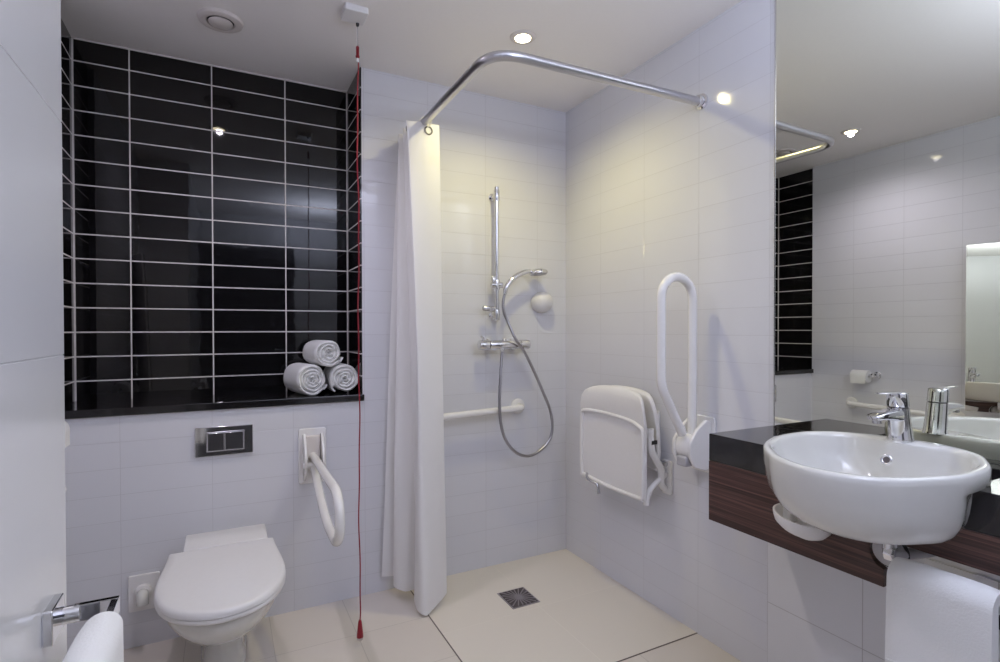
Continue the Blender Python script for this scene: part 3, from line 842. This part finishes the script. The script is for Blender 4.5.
o = thing('towel_rail', 'square chrome towel rail on the white panel at the left edge', 'towel rail', (PX, -1.49, .80))
LZ = .807; LX = -1.815
for y in (-1.492, -2.10):
    bm = B(); prism(bm, rrect(y - .042, LZ - .022, y + .018, LZ + .026, .003), 'x', PX, PX + .012); obj('mounting_plate', bm, M['chrome'], o, bevel=.0015)
    bm = B(); lathe(bm, [(.012, 0), (.012, .022)], (PX + .012, y, LZ), (1, 0, 0), 18); obj('neck', bm, M['chrome'], o)
    bm = B(); box(bm, (PX + .026, y - .005, LZ - .012), (LX + .005, y + .005, LZ + .012)); obj('arm', bm, M['chrome'], o, smooth=False, bevel=.001)
bm = B(); box(bm, (LX - .005, -2.105, LZ - .012), (LX + .005, -1.497, LZ + .012)); obj('bar', bm, M['chrome'], o, smooth=False, bevel=.001)

def draped(name, label, xc, y0, y1, zt, front, back, tf, tb, hole, seed, hem=None):
    """towel hung over a bar that runs along y; xc = bar, tf/tb = thickness of the two hanging layers, hole = half gap round the bar"""
    rnd = random.Random(seed)
    o = thing(name, label, 'towel', (xc, (y0 + y1)/2, zt - max(front, back)))
    n = 26; rings = []
    sgn = 1
    def section(y, t):
        e = (2*t - 1)
        ins = .004*abs(e)**6
        wv = .0035*math.sin(7*t + seed) ; pts = []
        ro_f = hole + tf - ins; ro_b = hole + tb - ins
        m = 14
        # outer: up the front layer, over the bar, down the back layer
        zf = zt - front + .006*math.sin(5*t + seed); zb = zt - back
        rt = (ro_f + ro_b)/2
        steps = 8
        for k in range(steps):
            q = k/steps
            pts.append((xc - ro_f - .006*(1 - q) + wv*(1 - q), zf + (zt - rt - zf)*q))
        for k in range(m + 1):
            a = PI - PI*k/m
            r = ro_f + (ro_b - ro_f)*(k/m)
            pts.append((xc + r*math.cos(a), zt - rt + rt*math.sin(a) - ins))
        for k in range(steps):
            q = (k + 1)/steps
            pts.append((xc + ro_b + wv*q*.5, zt - rt + (zb - zt + rt)*q))
        # inner side
        pts.append((xc + hole*.6, zb))
        for k in range(1, 4): pts.append((xc + hole*.8, zb + (zt - rt - zb)*k/4))
        for k in range(m + 1):
            a = PI*k/m
            pts.append((xc + hole*math.cos(a), zt - rt + max(rt - (tf + tb)/2, hole)*math.sin(a)))
        for k in range(1, 4): pts.append((xc - hole*.8, zt - rt + (zf - zt + rt)*k/4))
        pts.append((xc - hole*.6, zf))
        return [(x, y, z) for x, z in pts]
    for i in range(n + 1):
        t = i/n
        rings.append(section(y0 + (y1 - y0)*t, t))
    bm = B(); loft(bm, rings)
    cloth = obj('towel_cloth', bm, M['towel'], o, angle=60)
    if hem:
        for z in hem:
            bm = B()
            tube(bm, [(xc - hole - tf - .0055 + .0035*math.sin(7*i/10 + seed)*((zt - z)/front), y0 + (y1 - y0)*(.03 + .94*i/10), z + .004*math.sin(i*.5)) for i in range(11)], .0022, 8)
            obj('woven_band', bm, M['towel'], cloth)
    return o
draped('hanging_towel', 'thick white towel over the chrome rail at bottom left', LX - .002, -1.560, -1.95, .834, .36, .36, .021, .016, .009, 1)

o = thing('towel_rail', 'square chrome towel rail on the wood front below the basin', 'towel rail', (-CD, -2.03, .64))
QZ, QX = .655, -.366
for y in (-2.03, -2.30):
    bm = B(); prism(bm, rrect(y - .022, QZ - .03, y + .022, QZ + .03, .002), 'x', -CD - .008, -CD + .001); obj('mounting_plate', bm, M['chrome'], o, bevel=.001)
    bm = B(); box(bm, (QX - .005, y - .005, QZ - .012), (-CD - .008, y + .005, QZ + .012)); obj('arm', bm, M['chrome'], o, smooth=False)
bm = B(); box(bm, (QX - .005, -2.305, QZ - .012), (QX + .005, -1.805, QZ + .012)); obj('bar', bm, M['dark'], o, smooth=False)
draped('hanging_towel', 'white towel with woven bands hanging under the basin at right', QX, -1.808, -1.987, .716, .36, .28, .030, .028, .010, 4, hem=(.505, .493, .481))

# ------------------------------------------------------------------ light
def area(name, loc, target, sx, sy, power, col):
    l = bpy.data.lights.new(name, 'AREA'); l.shape = 'RECTANGLE'; l.size = sx; l.size_y = sy; l.energy = power; l.color = col
    o = bpy.data.objects.new(name, l); COL.objects.link(o); o.location = loc
    o.rotation_euler = (Vector(target) - Vector(loc)).to_track_quat('-Z', 'Y').to_euler()
    return o
WARM = (1, .89, .40)
COOL = (.70, .775, 1)
spot(-.585, -.55, 2.382, 22.5, WARM, 155, .8, .016)
spot(-1.69, -.55, 2.382, 19, (1, .93, 1.10), 155, .8, .016)
area('bounce_lamp', (-.80, -2.35, 1.9), (-.80, -2.36, 2.4), .35, .35, 30, COOL)

w = bpy.data.worlds.new('World'); sc.world = w; w.use_nodes = True
bg = w.node_tree.nodes['Background']
bg.inputs[0].default_value = (.74, .72, 1.0, 1); bg.inputs[1].default_value = .1

# ------------------------------------------------------------------ camera
cam = bpy.data.cameras.new('Camera'); co = bpy.data.objects.new('Camera', cam); COL.objects.link(co)
F = 534.911; yaw = math.radians(27.28495); pitch = math.radians(.58208); roll = math.radians(-.0857)
cam.sensor_width = 36; cam.lens = F/1000*36; cam.shift_x = 0; cam.shift_y = (335.193 - 331)/1000
cam.clip_start = .02
fw = Vector((math.sin(yaw)*math.cos(pitch), math.cos(yaw)*math.cos(pitch), -math.sin(pitch)))
rt = Vector((math.cos(yaw), -math.sin(yaw), 0)); up = rt.cross(fw)
r2 = rt*math.cos(roll) + up*math.sin(roll); u2 = -rt*math.sin(roll) + up*math.cos(roll)
mw = Matrix((r2, u2, -fw)).transposed().to_4x4(); mw.translation = Vector((-1.67033, -2.44769, 1.21155))
co.matrix_world = mw
sc.camera = co

# ------------------------------------------------------------------ render look
sc.view_settings.view_transform = 'Standard'
sc.view_settings.look = 'None'
sc.view_settings.gamma = 1
sc.view_settings.use_curve_mapping = False
sc.view_settings.exposure = 0
sc.cycles.use_denoising = True
sc.cycles.max_bounces = 12
sc.cycles.diffuse_bounces = 6
sc.cycles.glossy_bounces = 8
sc.cycles.sample_clamp_indirect = 6
sc.cycles.blur_glossy = .5
